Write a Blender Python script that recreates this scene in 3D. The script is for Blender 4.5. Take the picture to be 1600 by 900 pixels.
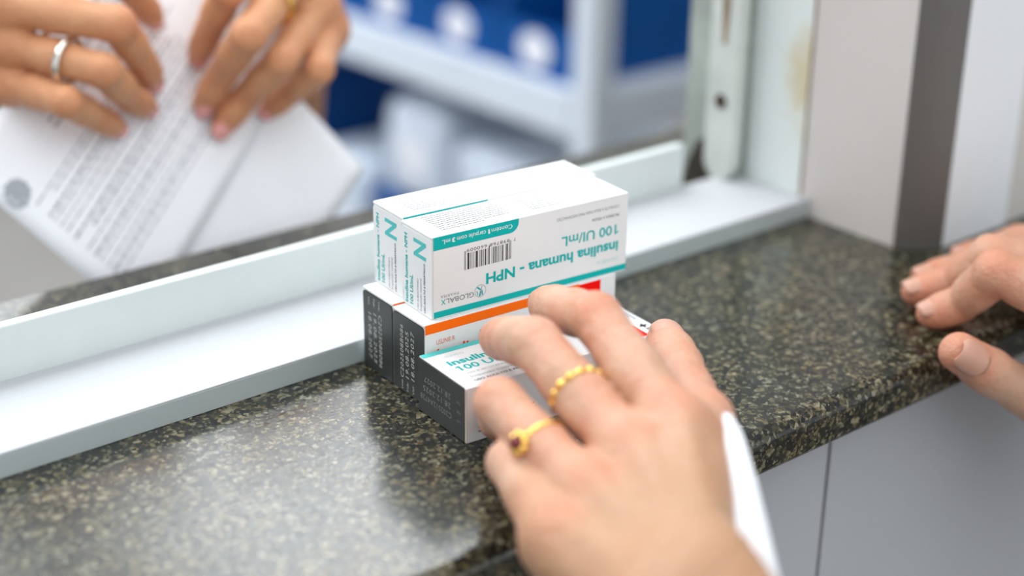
import bpy, bmesh, math, random
import numpy as np
from mathutils import Vector, Matrix

# ------------------------------------------------------------------ units
# every length below is written in "u"; one u is 0.72 mm
S = 0.00072
SC = bpy.context.scene
COL = SC.collection
for o in list(bpy.data.objects):
    bpy.data.objects.remove(o)

# ------------------------------------------------------------------ camera
YAW, PITCH, ROLL = 0.6955, -0.4025, 0.0125
CAM = (-367.34, -498.14, 319.11)
cd = bpy.data.cameras.new('camera')
cam = bpy.data.objects.new('camera', cd)
COL.objects.link(cam)
fw = Vector((math.sin(YAW)*math.cos(PITCH), math.cos(YAW)*math.cos(PITCH), math.sin(PITCH)))
rt = Vector((math.cos(YAW), -math.sin(YAW), 0))
up = rt.cross(fw)
r2 = rt*math.cos(ROLL) + up*math.sin(ROLL)
u2 = -rt*math.sin(ROLL) + up*math.cos(ROLL)
cam.matrix_world = Matrix(((r2.x, u2.x, -fw.x, CAM[0]*S), (r2.y, u2.y, -fw.y, CAM[1]*S), (r2.z, u2.z, -fw.z, CAM[2]*S), (0, 0, 0, 1)))
cd.sensor_width = 36.0
cd.lens = 2500.4/1600*36
cd.clip_start = 0.02
cd.clip_end = 50
cd.dof.use_dof = True
cd.dof.focus_distance = 686*S
cd.dof.aperture_fstop = 4.2
cd.dof.aperture_blades = 0
SC.camera = cam

# ------------------------------------------------------------------ world, exposure
w = bpy.data.worlds.new('world')
SC.world = w
w.use_nodes = True
w.node_tree.nodes['Background'].inputs['Color'].default_value = (0.93, 0.96, 1.0, 1)
w.node_tree.nodes['Background'].inputs['Strength'].default_value = 0.95
SC.view_settings.view_transform = 'Standard'
SC.view_settings.look = 'None'
SC.view_settings.gamma = 1.0
SC.view_settings.use_curve_mapping = False
SC.view_settings.exposure = 0.37
SC.cycles.use_denoising = True
SC.cycles.max_bounces = 8
SC.cycles.sample_clamp_indirect = 6

CEIL, FLOOR = 2150, -1450
LIGHTS_STAFF = [(x, y) for x in (-1500, 200, 1900) for y in (1200, 2800, 4400)]
LIGHTS_HALL = [(x, y) for x in (-1700, -200, 1300) for y in (-900, -2300)]
STAFF_W, HALL_W = 10.5, 1.4

def area_lamp(x, y, watts, col, parent):
    ld = bpy.data.lights.new('panel_lamp', 'AREA')
    ld.shape = 'RECTANGLE'
    ld.size = ld.size_y = 1280*S
    ld.energy = watts
    ld.color = col
    lo = bpy.data.objects.new('panel_lamp', ld)
    COL.objects.link(lo)
    lo.location = (0, 0, -14*S)
    lo.parent = parent

# ------------------------------------------------------------------ material helpers
def mat(name, col, rough=0.5, metal=0.0, spec=0.5, **kw):
    m = bpy.data.materials.new(name)
    m.use_nodes = True
    b = m.node_tree.nodes['Principled BSDF']
    b.inputs['Base Color'].default_value = (*col, 1)
    b.inputs['Roughness'].default_value = rough
    b.inputs['Metallic'].default_value = metal
    b.inputs['Specular IOR Level'].default_value = spec
    for k, v in kw.items():
        b.inputs[k.replace('_', ' ')].default_value = v
    return m

class NT:
    def __init__(self, m):
        self.t = m.node_tree
        self.b = self.t.nodes['Principled BSDF']
    def n(self, typ, **kw):
        nd = self.t.nodes.new(typ)
        for k, v in kw.items():
            if k.startswith('i_'):
                nd.inputs[k[2:].replace('_', ' ')].default_value = v
            else:
                setattr(nd, k, v)
        return nd
    def l(self, a, b):
        self.t.links.new(a, b)
    def coord(self, scale=(1, 1, 1)):
        c = self.n('ShaderNodeTexCoord')
        mp = self.n('ShaderNodeMapping')
        mp.inputs['Scale'].default_value = scale
        self.l(c.outputs['Object'], mp.inputs['Vector'])
        return mp.outputs['Vector']
    def ramp(self, fac, stops):
        r = self.n('ShaderNodeValToRGB')
        e = r.color_ramp.elements
        while len(e) < len(stops):
            e.new(0.5)
        for el, (p, c) in zip(e, stops):
            el.position = p
            el.color = c if len(c) == 4 else (*c, 1)
        self.l(fac, r.inputs['Fac'])
        return r.outputs['Color']
    def mix(self, fac, a, b, mode='MIX'):
        m = self.n('ShaderNodeMix', data_type='RGBA', blend_type=mode)
        for sock, v in ((0, fac), (6, a), (7, b)):
            if hasattr(v, 'is_linked'):
                self.l(v, m.inputs[sock])
            elif sock == 0:
                m.inputs[0].default_value = v
            else:
                m.inputs[sock].default_value = (*v, 1)
        return m.outputs[2]
    def bump(self, h, strength, dist):
        b = self.n('ShaderNodeBump')
        b.inputs['Strength'].default_value = strength
        b.inputs['Distance'].default_value = dist
        self.l(h, b.inputs['Height'])
        self.l(b.outputs['Normal'], self.b.inputs['Normal'])

def noise(nt, vec, scale, detail=3, rough=0.5):
    nd = nt.n('ShaderNodeTexNoise')
    nd.inputs['Scale'].default_value = scale
    nd.inputs['Detail'].default_value = detail
    nd.inputs['Roughness'].default_value = rough
    nt.l(vec, nd.inputs['Vector'])
    return nd.outputs['Fac']

K1 = 1/S   # texture scale so that "1" means one u

def granite():
    m = mat('polished_granite', (0.02, 0.02, 0.02), 0.2, spec=0.6)
    nt = NT(m)
    v = nt.coord((K1, K1, K1))
    wob = nt.n('ShaderNodeTexNoise')
    wob.inputs['Scale'].default_value = 0.35
    wob.inputs['Detail'].default_value = 4
    nt.l(v, wob.inputs['Vector'])
    add = nt.n('ShaderNodeVectorMath', operation='MULTIPLY_ADD')
    nt.l(wob.outputs['Color'], add.inputs[0])
    add.inputs[1].default_value = (3, 3, 3)
    nt.l(v, add.inputs[2])
    def cells(scale):
        vo = nt.n('ShaderNodeTexVoronoi')
        vo.inputs['Scale'].default_value = scale
        nt.l(add.outputs[0], vo.inputs['Vector'])
        sep = nt.n('ShaderNodeSeparateColor')
        nt.l(vo.outputs['Color'], sep.inputs['Color'])
        return sep.outputs
    c1, c2 = cells(0.46), cells(0.85)
    big = noise(nt, v, 0.03, 4, 0.6)
    clump = noise(nt, v, 0.13, 5, 0.6)
    ad = nt.n('ShaderNodeMath', operation='MULTIPLY_ADD')
    nt.l(clump, ad.inputs[0]); ad.inputs[1].default_value = 1.5
    nt.l(c1['Red'], ad.inputs[2])
    coarse = nt.ramp(ad.outputs[0], [(0.50, (0.004, 0.005, 0.005)), (0.66, (0.014, 0.016, 0.013)), (0.74, (0.045, 0.043, 0.026)),
                                     (0.84, (0.10, 0.085, 0.042)), (0.93, (0.22, 0.19, 0.11)), (1.0, (0.36, 0.34, 0.26))])
    # the ramp clips at one, so bring the sum down into range
    ad.inputs[1].default_value = 0.85
    sc = nt.n('ShaderNodeMath', operation='MULTIPLY')
    sc.inputs[1].default_value = 0.71
    nt.l(ad.outputs[0], sc.inputs[0])
    for lk in list(ad.outputs[0].links):
        if lk.to_node != sc:
            to = lk.to_socket
            nt.t.links.remove(lk)
            nt.l(sc.outputs[0], to)
    fine = nt.ramp(c2['Green'], [(0.0, (0.004, 0.005, 0.005)), (0.56, (0.012, 0.013, 0.011)), (0.72, (0.07, 0.064, 0.036)), (0.90, (0.24, 0.215, 0.14)), (1.0, (0.40, 0.38, 0.30))])
    c = nt.mix(nt.ramp(noise(nt, v, 0.2, 3), [(0.45, (0.15,)*3), (0.60, (0.75,)*3)]), coarse, fine)
    tint = nt.ramp(big, [(0.35, (0.75, 0.85, 0.92)), (0.65, (1.12, 1.04, 0.85))])
    c = nt.mix(1.0, c, tint, 'MULTIPLY')
    c = nt.mix(1.0, c, (0.66, 0.64, 0.60), 'MULTIPLY')
    nt.l(c, nt.b.inputs['Base Color'])
    ro = nt.ramp(noise(nt, v, 0.3, 4), [(0.3, (0.13,)*3), (0.7, (0.24,)*3)])
    nt.l(ro, nt.b.inputs['Roughness'])
    nt.bump(noise(nt, v, 0.6, 3), 0.12, 0.0002)
    return m

def skin(name, base, red, vein):
    m = mat(name, base, 0.42, spec=0.45)
    nt = NT(m)
    v = nt.coord((K1, K1, K1))
    at = nt.n('ShaderNodeAttribute', attribute_name='flush')
    blot = noise(nt, v, 0.035, 4, 0.6)
    c = nt.mix(nt.ramp(blot, [(0.36, (0, 0, 0)), (0.66, (0.62,)*3)]), base, red)
    c = nt.mix(nt.ramp(noise(nt, v, 0.06, 3), [(0.52, (0, 0, 0)), (0.70, (0.5,)*3)]), c, vein)
    at2 = nt.n('ShaderNodeAttribute', attribute_name='tan')
    c = nt.mix(at2.outputs['Fac'], c, vein)
    c = nt.mix(at.outputs['Fac'], c, red)
    nt.l(c, nt.b.inputs['Base Color'])
    nt.b.inputs['Subsurface Weight'].default_value = 0.18
    nt.b.inputs['Subsurface Radius'].default_value = (1.0, 0.35, 0.18)
    nt.b.inputs['Subsurface Scale'].default_value = 0.003
    f1 = noise(nt, v, 0.9, 4, 0.6)
    f2 = noise(nt, v, 0.16, 4, 0.6)
    ad = nt.n('ShaderNodeMath', operation='MULTIPLY_ADD')
    nt.l(f2, ad.inputs[0]); ad.inputs[1].default_value = 2.5; nt.l(f1, ad.inputs[2])
    nt.bump(ad.outputs[0], 0.5, 0.001)
    return m

def painted(name, col, rough=0.45, var=0.06, scale=0.02, spec=0.5, metal=0.0):
    m = mat(name, col, rough, metal, spec)
    nt = NT(m)
    v = nt.coord((K1, K1, K1))
    f = noise(nt, v, scale, 5, 0.6)
    c = nt.mix(nt.ramp(f, [(0.35, (0, 0, 0)), (0.7, (1, 1, 1))]), col, tuple(x*(1-var*2) for x in col))
    nt.l(c, nt.b.inputs['Base Color'])
    nt.bump(noise(nt, v, scale*12, 3), 0.05, 0.0002)
    return m

def rail_metal():
    m = mat('scratched_white_aluminium', (0.8, 0.8, 0.8), 0.5, spec=0.3)
    nt = NT(m)
    v = nt.coord((K1*0.12, K1*1.2, K1))
    f = noise(nt, v, 0.7, 5, 0.7)
    v2 = nt.coord((K1, K1, K1))
    f3 = noise(nt, v2, 0.25, 6, 0.75)
    c = nt.mix(nt.ramp(f, [(0.66, (0, 0, 0)), (0.76, (0.55,)*3)]), (0.50, 0.515, 0.535), (0.20, 0.21, 0.23))
    c = nt.mix(nt.ramp(f3, [(0.66, (0, 0, 0)), (0.74, (0.5,)*3)]), c, (0.14, 0.14, 0.15))
    nt.l(c, nt.b.inputs['Base Color'])
    nt.bump(f, 0.05, 0.0002)
    return m

def stained_panel():
    m = mat('stained_white_frame_paint', (0.74, 0.78, 0.76), 0.4)
    nt = NT(m)
    v = nt.coord((K1, K1, K1))
    mp = nt.n('ShaderNodeMapping')
    mp.inputs['Location'].default_value = (0, -62/13, -78/24)
    mp.inputs['Scale'].default_value = (0.0, 1/13, 1/24)
    nt.l(v, mp.inputs['Vector'])
    ln = nt.n('ShaderNodeVectorMath', operation='LENGTH')
    nt.l(mp.outputs['Vector'], ln.inputs[0])
    ad = nt.n('ShaderNodeMath', operation='ADD')
    sc_ = nt.n('ShaderNodeMath', operation='MULTIPLY'); sc_.inputs[1].default_value = 0.42
    nt.l(ln.outputs['Value'], sc_.inputs[0]); nt.l(sc_.outputs[0], ad.inputs[0])
    sb_ = nt.n('ShaderNodeMath', operation='SUBTRACT'); sb_.inputs[1].default_value = 0.3
    nt.l(noise(nt, v, 0.06, 4, 0.6), sb_.inputs[0]); nt.l(sb_.outputs[0], ad.inputs[1])
    c = nt.mix(nt.ramp(ad.outputs[0], [(0.40, (0.85,)*3), (0.8, (0, 0, 0))]), (0.72, 0.77, 0.75), (0.60, 0.52, 0.33))
    nt.l(c, nt.b.inputs['Base Color'])
    return m

M = dict(
    granite=granite(),
    rail=rail_metal(),
    fin=painted('pale_green_white_metal', (0.69, 0.75, 0.74), 0.35, 0.03, 0.015),
    lip=mat('front_lip_aluminium', (0.52, 0.59, 0.59), 0.42, 0.25),
    panel=stained_panel(),
    channel=painted('grey_green_frame', (0.44, 0.49, 0.45), 0.45, 0.15, 0.03),
    stile=painted('white_stile_paint', (0.66, 0.70, 0.66), 0.4, 0.10, 0.03),
    hole=mat('dark_rust', (0.05, 0.03, 0.02), 0.8),
    rust=painted('rust_stain', (0.34, 0.25, 0.15), 0.7, 0.2, 0.1),
    dirt=painted('dark_grime', (0.05, 0.04, 0.03), 0.9, 0.2, 0.2),
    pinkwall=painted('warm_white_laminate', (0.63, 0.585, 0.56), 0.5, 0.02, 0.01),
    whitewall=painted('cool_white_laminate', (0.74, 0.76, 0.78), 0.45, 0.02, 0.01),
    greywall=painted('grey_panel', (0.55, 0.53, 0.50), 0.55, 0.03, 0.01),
    steel=mat('brushed_steel', (0.13, 0.122, 0.115), 0.45, 0.15, 0.4),
    front=painted('grey_front_panel', (0.42, 0.43, 0.45), 0.5, 0.03, 0.006),
    seam=mat('dark_joint', (0.10, 0.10, 0.10), 0.8),
    plaster=painted('white_plaster', (0.82, 0.84, 0.86), 0.8, 0.02, 0.004),
    floor=painted('grey_beige_floor', (0.19, 0.175, 0.16), 0.35, 0.06, 0.006),
    tile=mat('dark_tile_joint', (0.25, 0.24, 0.22), 0.7),
    card=painted('white_carton', (0.80, 0.80, 0.79), 0.5, 0.015, 0.05),
    darkprint=painted('charcoal_print', (0.034, 0.038, 0.036), 0.42, 0.06, 0.05),
    teal=mat('teal_ink', (0.0, 0.42, 0.40), 0.6, spec=0.2),
    teal_light=mat('light_teal_ink', (0.09, 0.52, 0.50), 0.6, spec=0.2),
    teal_pale=mat('pale_teal_ink', (0.42, 0.64, 0.64), 0.45),
    orange=mat('orange_ink', (1.0, 0.155, 0.0), 0.6, spec=0.15),
    orange_red=mat('orange_red_ink', (0.78, 0.09, 0.03), 0.4),
    red=mat('red_ink', (0.90, 0.003, 0.002), 0.6, spec=0.1),
    ink=mat('black_ink', (0.025, 0.025, 0.03), 0.5),
    grey_ink=mat('grey_ink', (0.22, 0.23, 0.24), 0.5),
    pale_ink=mat('pale_grey_ink', (0.40, 0.42, 0.43), 0.6, spec=0.2),
    white_ink=mat('white_ink', (0.82, 0.85, 0.85), 0.5),
    stamp=mat('light_lot_ink', (0.50, 0.50, 0.46), 0.6),
    stamp_dim=mat('faded_lot_ink', (0.24, 0.24, 0.22), 0.6),
    edge=mat('carton_board_edge', (0.66, 0.58, 0.47), 0.7),
    skin_fair=skin('fair_skin', (0.62, 0.385, 0.265), (0.60, 0.195, 0.105), (0.445, 0.25, 0.135)),
    skin_tan=skin('tan_skin', (0.66, 0.335, 0.17), (0.58, 0.215, 0.10), (0.56, 0.27, 0.13)),
    nail_fair=mat('fair_nail', (0.56, 0.30, 0.215), 0.42),
    nail_tan=mat('pink_nail', (0.80, 0.36, 0.33), 0.22),
    gold=mat('gold', (0.95, 0.60, 0.16), 0.2, 1.0),
    silver=mat('silver', (0.82, 0.80, 0.74), 0.16, 1.0),
    ruby=mat('dark_red_stone', (0.16, 0.008, 0.01), 0.12, spec=0.8),
    gauze=painted('white_gauze', (0.84, 0.85, 0.88), 0.9, 0.03, 0.2),
    sleeve=painted('white_cotton', (0.80, 0.81, 0.83), 0.9, 0.03, 0.1),
    paper=painted('white_paper', (0.87, 0.88, 0.92), 0.65, 0.01, 0.02),
    papertext=mat('grey_paper_print', (0.36, 0.38, 0.42), 0.7),
    shelfpaint=painted('white_shelf_paint', (0.70, 0.76, 0.84), 0.4, 0.03, 0.01),
    bluebin=painted('blue_plastic', (0.0, 0.085, 0.33), 0.6, 0.08, 0.01, spec=0.2),
    bluecrate=painted('deep_blue_plastic', (0.0, 0.055, 0.22), 0.6, 0.08, 0.01, spec=0.2),
    label=mat('white_label', (0.84, 0.84, 0.90), 0.5),
    wrap=painted('white_plastic_wrap', (0.66, 0.74, 0.86), 0.3, 0.10, 0.02),
    lampframe=mat('lamp_frame', (0.8, 0.8, 0.8), 0.4),
)
dif = mat('lamp_diffuser', (0.9, 0.9, 0.9), 0.5)
dif.node_tree.nodes['Principled BSDF'].inputs['Emission Color'].default_value = (0.95, 0.98, 1, 1)
dif.node_tree.nodes['Principled BSDF'].inputs['Emission Strength'].default_value = 1.2
M['diffuser'] = dif
card_n = NT(M['card'])
card_n.bump(noise(card_n, card_n.coord((K1, K1, K1)), 1.3, 3), 0.10, 0.0002)

# ------------------------------------------------------------------ object helpers
def link(name, me, parent=None, loc=None):
    o = bpy.data.objects.new(name, me)
    COL.objects.link(o)
    if loc is not None:
        o.location = Vector(loc)*S
    if parent is not None:
        o.parent = parent
    return o

def props(o, label=None, cat=None, group=None, kind=None):
    if label: o['label'] = label
    if cat: o['category'] = cat
    if group: o['group'] = group
    if kind: o['kind'] = kind
    return o

def thing(name, label, cat, loc=(0, 0, 0), rotz=0, group=None):
    o = link(name, None, None, loc)
    o.rotation_euler = (0, 0, rotz)
    o.empty_display_size = 0.01
    return props(o, label, cat, group)

def build(name, bm, m, parent=None, loc=None, smooth=False):
    me = bpy.data.meshes.new(name)
    for v in bm.verts:
        v.co *= S
    bm.normal_update()
    if smooth:
        for f in bm.faces:
            f.smooth = True
    bm.to_mesh(me)
    bm.free()
    for k in (m if isinstance(m, (list, tuple)) else [m]):
        me.materials.append(k)
    return link(name, me, parent, loc)

def add_box(bm, x0, x1, y0, y1, z0, z1, bev=0.0, seg=2):
    b = bmesh.new()
    bmesh.ops.create_cube(b, size=1.0)
    for v in b.verts:
        v.co = Vector((x0 if v.co.x < 0 else x1, y0 if v.co.y < 0 else y1, z0 if v.co.z < 0 else z1))
    if bev > 0:
        bmesh.ops.bevel(b, geom=list(b.edges), offset=bev, segments=seg, profile=0.5, affect='EDGES')
    tmp = bpy.data.meshes.new('tmp')
    b.to_mesh(tmp); b.free()
    bm.from_mesh(tmp)
    bpy.data.meshes.remove(tmp)
    return bm

def box(x0, x1, y0, y1, z0, z1, bev=0.0, seg=2):
    return add_box(bmesh.new(), x0, x1, y0, y1, z0, z1, bev, seg)

def prism(poly, h0, h1, axis='z'):
    """extrude polygon (list of 2d) from h0 to h1 along an axis"""
    bm = bmesh.new()
    def p(a, b, h):
        return (a, b, h) if axis == 'z' else ((a, h, b) if axis == 'y' else (h, a, b))
    lo = [bm.verts.new(p(a, b, h0)) for a, b in poly]
    hi = [bm.verts.new(p(a, b, h1)) for a, b in poly]
    bm.faces.new(lo); bm.faces.new(hi)
    n = len(poly)
    for i in range(n):
        bm.faces.new((lo[i], lo[(i+1) % n], hi[(i+1) % n], hi[i]))
    bmesh.ops.recalc_face_normals(bm, faces=bm.faces)
    return bm

# ------------------------------------------------------------------ setting
def structure(name, bm, m, parent=None, label=None):
    o = build(name, bm, m, parent)
    if parent is None:
        o['kind'] = 'structure'
        o['label'] = label
    return o

structure('floor', box(-4200, 4200, -4200, 5200, FLOOR-40, FLOOR), M['floor'], None, 'grey beige floor of the dispensary and hall')
structure('ceiling', box(-4200, 4200, -4200, 5200, CEIL, CEIL+40), M['plaster'], None, 'white ceiling with square light panels')
structure('wall_back', box(-4200, 4200, 5200, 5240, FLOOR, CEIL), M['plaster'], None, 'white wall at the far end of the dispensary')
structure('wall_left', box(-4240, -4200, -4200, 5200, FLOOR, CEIL), M['plaster'], None, 'white side wall')
structure('wall_far', box(4200, 4240, -4200, 5200, FLOOR, CEIL), M['plaster'], None, 'white wall beyond the shelving')

# the partition beside the window opening
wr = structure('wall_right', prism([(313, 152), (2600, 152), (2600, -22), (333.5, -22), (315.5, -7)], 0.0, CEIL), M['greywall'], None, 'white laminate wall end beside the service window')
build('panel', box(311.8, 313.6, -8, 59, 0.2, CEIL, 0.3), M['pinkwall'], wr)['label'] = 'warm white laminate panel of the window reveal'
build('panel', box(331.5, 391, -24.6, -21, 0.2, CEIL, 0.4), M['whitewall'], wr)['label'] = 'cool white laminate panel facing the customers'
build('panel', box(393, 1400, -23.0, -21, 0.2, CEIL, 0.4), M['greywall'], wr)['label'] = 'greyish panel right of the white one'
A_, B_ = np.array((311.6, -7.6)), np.array((331.6, -25.2))
bul = np.array((-0.66, -0.75))
poly = [tuple(A_+(B_-A_)*t+bul*2.2*math.sin(math.pi*t)) for t in np.linspace(0, 1, 9)] + [(333, -22), (315, -7.0)]
o = build('corner_guard', prism(poly, 0.1, CEIL), M['steel'], wr)
o['label'] = 'brushed steel corner guard'
structure('wall_header', box(-1500, 313, 60, 152, 1300, CEIL), M['plaster'], None, 'white wall above the service window')
structure('wall_partition', box(-4200, -1500, 60, 152, FLOOR, CEIL), M['plaster'], None, 'white wall past the other end of the window')
# wall below the counter
wf = structure('wall_front', box(-2600, 2600, -80, 120, FLOOR, -24), M['seam'], None, 'grey panelled wall under the granite counter')
for (a, b) in ((-700, -262), (-260, 172.5), (175, 612), (614.5, 1052)):
    build('panel', box(a, b, -85, -79, FLOOR+90, -24.2, 0.5), M['front'], wf)
bs = structure('baseboard_front', box(-2600, 2600, -90, -80, FLOOR, FLOOR+85, 1), M['greywall'], None, 'grey skirting under the counter wall')

# granite counter
poly = []
prof = [(218, 0), (218, -22), (-104, -22)] + [(-104 - 5*math.sin(t), -17 - 5*math.cos(t)) for t in np.linspace(0.2, math.pi/2, 6)] + \
       [(-109 + 7 - 7*math.cos(t), -7 + 7*math.sin(t)) for t in np.linspace(0, math.pi/2, 7)]
bm = prism(prof, -1500, 2600, 'x')
props(build('granite_counter', bm, M['granite']), 'dark green speckled granite counter slab running under the window', 'counter')

# service window: sill rail, fin and frame
win = link('window_1', None)
props(win, 'white aluminium frame of the service window', None, None, 'structure')
J = 311.6
build('sill_rail', box(-1500, J, 53.1, 113, 10.2, 11.2, 0.35), M['rail'], win)['label'] = 'scratched white top of the sill rail'
build('front_lip', box(-1500, J, 53.1, 55, 0.05, 10.4, 0.3), M['lip'], win)['label'] = 'grey green front edge of the sill rail'
build('sill_web', box(-1500, J, 84, 86, 0.05, 10.3), M['lip'], win)
build('track_fin', box(-1500, 270.5, 113, 119, 0.05, 36.2, 0.9), M['fin'], win)['label'] = 'pale upright fin at the back of the rail'
build('frame_panel', box(310.3, 311.6, 59.8, 102, 11.3, 1300, 0.3), M['panel'], win)['label'] = 'white frame panel with a yellow stain'
build('frame_channel', box(306, 311.6, 116.0, 148, 0.1, 1300, 0.5), M['channel'], win)['label'] = 'grey green channel at the window side'
build('frame_channel', box(309, 311.6, 100.2, 116, 11.3, 1300, 0.2), M['channel'], win)
# stile with a rounded foot
yy = [(99.5 + 11.0 + 11.0*math.cos(t), 22 + 11.5*math.sin(t)) for t in np.linspace(math.pi, 2*math.pi, 12)]
bm = prism(yy + [(121.5, 1300), (99.5, 1300)], 296, 303.5, 'x')
build('stile', bm, M['stile'], win)['label'] = 'white upright stile with rounded foot and screw hole'
bm = bmesh.new()
bmesh.ops.create_cone(bm, cap_ends=True, segments=20, radius1=4.2, radius2=4.2, depth=1.2, matrix=Matrix.Translation((295.7, 110.5, 58)) @ Matrix.Rotation(math.pi/2, 4, 'Y'))
build('screw_hole', bm, M['hole'], win)
bm = prism([(109, 92), (111.5, 92), (113, 110), (114, 160), (107.5, 160), (108, 112)], 295.4, 296.2, 'x')
build('rust_streak', bm, M['rust'], win)
bm = prism([(120, 1), (146, 1), (143, 12), (136, 26), (129, 31), (123, 16)], 304.9, 306.2, 'x')
build('grime', bm, M['dirt'], win)
build('seam', box(311.0, 312.4, 59.0, 60.2, 0.3, 1300), M['rust'], win)

# ceiling lights
def ceiling_light(x, y, watts, label, group):
    t = thing('ceiling_light', label, 'light', (x, y, CEIL), 0, group)
    bm = bmesh.new()
    for (a, b, c, d) in ((-675, 675, -675, -645), (-675, 675, 645, 675), (-675, -645, -645, 645), (645, 675, -645, 645)):
        add_box(bm, a, b, c, d, -12, 0, 2, 1)
    build('frame', bm, M['lampframe'], t)
    build('diffuser', box(-645, 645, -645, 645, -8, -2), M['diffuser'], t)
    area_lamp(x, y, watts, (0.93, 0.97, 1.0), t)
cols = ('left', 'middle', 'right')
for i, (x, y) in enumerate(LIGHTS_STAFF):
    ceiling_light(x, y, STAFF_W, 'square dispensary ceiling light, %s column, %s row from the window' % (cols[i//3], ('first', 'second', 'third')[i % 3]), 'dispensary ceiling lights')
for i, (x, y) in enumerate(LIGHTS_HALL):
    ceiling_light(x, y, HALL_W, 'square hall ceiling light, %s column, %s row from the counter' % (cols[i//2], ('first', 'second')[i % 2]), 'hall ceiling lights')

# ------------------------------------------------------------------ lettering
_cache = {}
def glyphs(s, bold=0.0, spacing=1.0, shear=0.0):
    key = (s, bold, spacing, shear)
    if key in _cache: return _cache[key]
    cu = bpy.data.curves.new('txt', 'FONT')
    cu.body = s
    cu.offset = bold
    cu.space_character = spacing
    cu.shear = shear
    cu.resolution_u = 3
    cu.fill_mode = 'FRONT'
    ob = bpy.data.objects.new('txt', cu)
    COL.objects.link(ob)
    dg = bpy.context.evaluated_depsgraph_get()
    me = ob.evaluated_get(dg).to_mesh()
    vs = np.array([v.co[:2] for v in me.vertices]) if len(me.vertices) else np.zeros((1, 2))
    fs = [tuple(p.vertices) for p in me.polygons]
    ob.evaluated_get(dg).to_mesh_clear()
    bpy.data.objects.remove(ob); bpy.data.curves.remove(cu)
    _cache[key] = (vs, fs)
    return vs, fs

class Print:
    """flat printing on a face: 2d (x along ex, y along ey) from an origin, lifted along n"""
    def __init__(self):
        self.v, self.f = [], []
    def poly(self, pts):
        k = len(self.v)
        self.v += [tuple(p) for p in pts]
        self.f.append(tuple(range(k, k+len(pts))))
    def text(self, s, o, ex, ey, wid=None, hgt=None, bold=0.0, spacing=1.0, shear=0.0):
        vs, fs = glyphs(s, bold, spacing, shear)
        lo, hi = vs.min(0), vs.max(0)
        sx = wid/(hi[0]-lo[0]) if wid else None
        # height is measured from the baseline to the highest point
        sy = hgt/hi[1] if hgt else sx
        if sx is None: sx = sy
        o, ex, ey = (np.array(q, float) for q in (o, ex, ey))
        k = len(self.v)
        for x, y in vs:
            self.v.append(tuple(o + ex*(x-lo[0])*sx + ey*y*sy))
        self.f += [tuple(i+k for i in f) for f in fs]
    def flag1(self, o, ex, ey, w, h):
        """the slanted flag of a figure 1 whose stem starts at o"""
        o, ex, ey = (np.array(q, float) for q in (o, ex, ey))
        self.poly([o+ex*w*a+ey*h*b for a, b in ((0.02, 1.0), (-1.0, 0.80), (-1.0, 0.66), (0.02, 0.82))])
    def rect(self, o, ex, ey, wid, hgt):
        o, ex, ey = (np.array(q, float) for q in (o, ex, ey))
        self.poly([o, o+ex*wid, o+ex*wid+ey*hgt, o+ey*hgt])
    def make(self, name, m, parent, n=None):
        me = bpy.data.meshes.new(name)
        me.from_pydata([tuple(c*S for c in p) for p in self.v], [], self.f)
        me.materials.append(m)
        if n is not None:
            bm = bmesh.new(); bm.from_mesh(me); bm.normal_update()
            nn = Vector(n)
            bad = [f for f in bm.faces if f.normal.dot(nn) < 0]
            bmesh.ops.reverse_faces(bm, faces=bad)
            bm.to_mesh(me); bm.free()
        return link(name, me, parent)

def small_print(rng, P, o, ex, ey, wid, rows, pitch, hgt):
    """illegibly small printing: broken word-length strokes"""
    o, ex, ey = (np.array(q, float) for q in (o, ex, ey))
    for r in range(rows):
        x = 0
        end = wid*(1 if r < rows-1 else rng.uniform(0.3, 0.7)) - rng.uniform(0, wid*0.06)
        while x < end:
            l = min(rng.uniform(1.6, 6.0), end-x)
            P.rect(o + ex*x + ey*(-r*pitch), ex, ey, l, hgt)
            x += l + 0.32

L, D, H = 104.6, 25.3, 38.0
E = 0.06          # how far print stands off the board
X, Z, Y = (1, 0, 0), (0, 0, 1), (0, 1, 0)
nX, nZ, nY = (-1, 0, 0), (0, 0, -1), (0, -1, 0)

def carton_body(parent, l, d, h, flap_mat):
    build('carton', box(0.5, l, 0, d, 0, h, 0.35, 2), M['card'], parent)
    # glued end flap and its tucked lip
    y0, y1, z0, z1 = 0.5, d-0.5, 0.3, h-1.5
    r = 1.6
    pts = [(y0, z0), (y1, z0)] + [(y1-r+r*math.cos(t), z1-r+r*math.sin(t)) for t in np.linspace(0, math.pi/2, 5)] + \
          [(y0+r+r*math.cos(t), z1-r+r*math.sin(t)) for t in np.linspace(math.pi/2, math.pi, 5)]
    build('end_flap', prism(pts, -0.15, 0.6, 'x'), flap_mat, parent)
    bm = bmesh.new()
    add_box(bm, 0.05, 0.6, 0.15, d-0.15, h-1.25, h-0.1, 0.2, 1)
    build('tuck_lip', bm, M['card'], parent)

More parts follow.
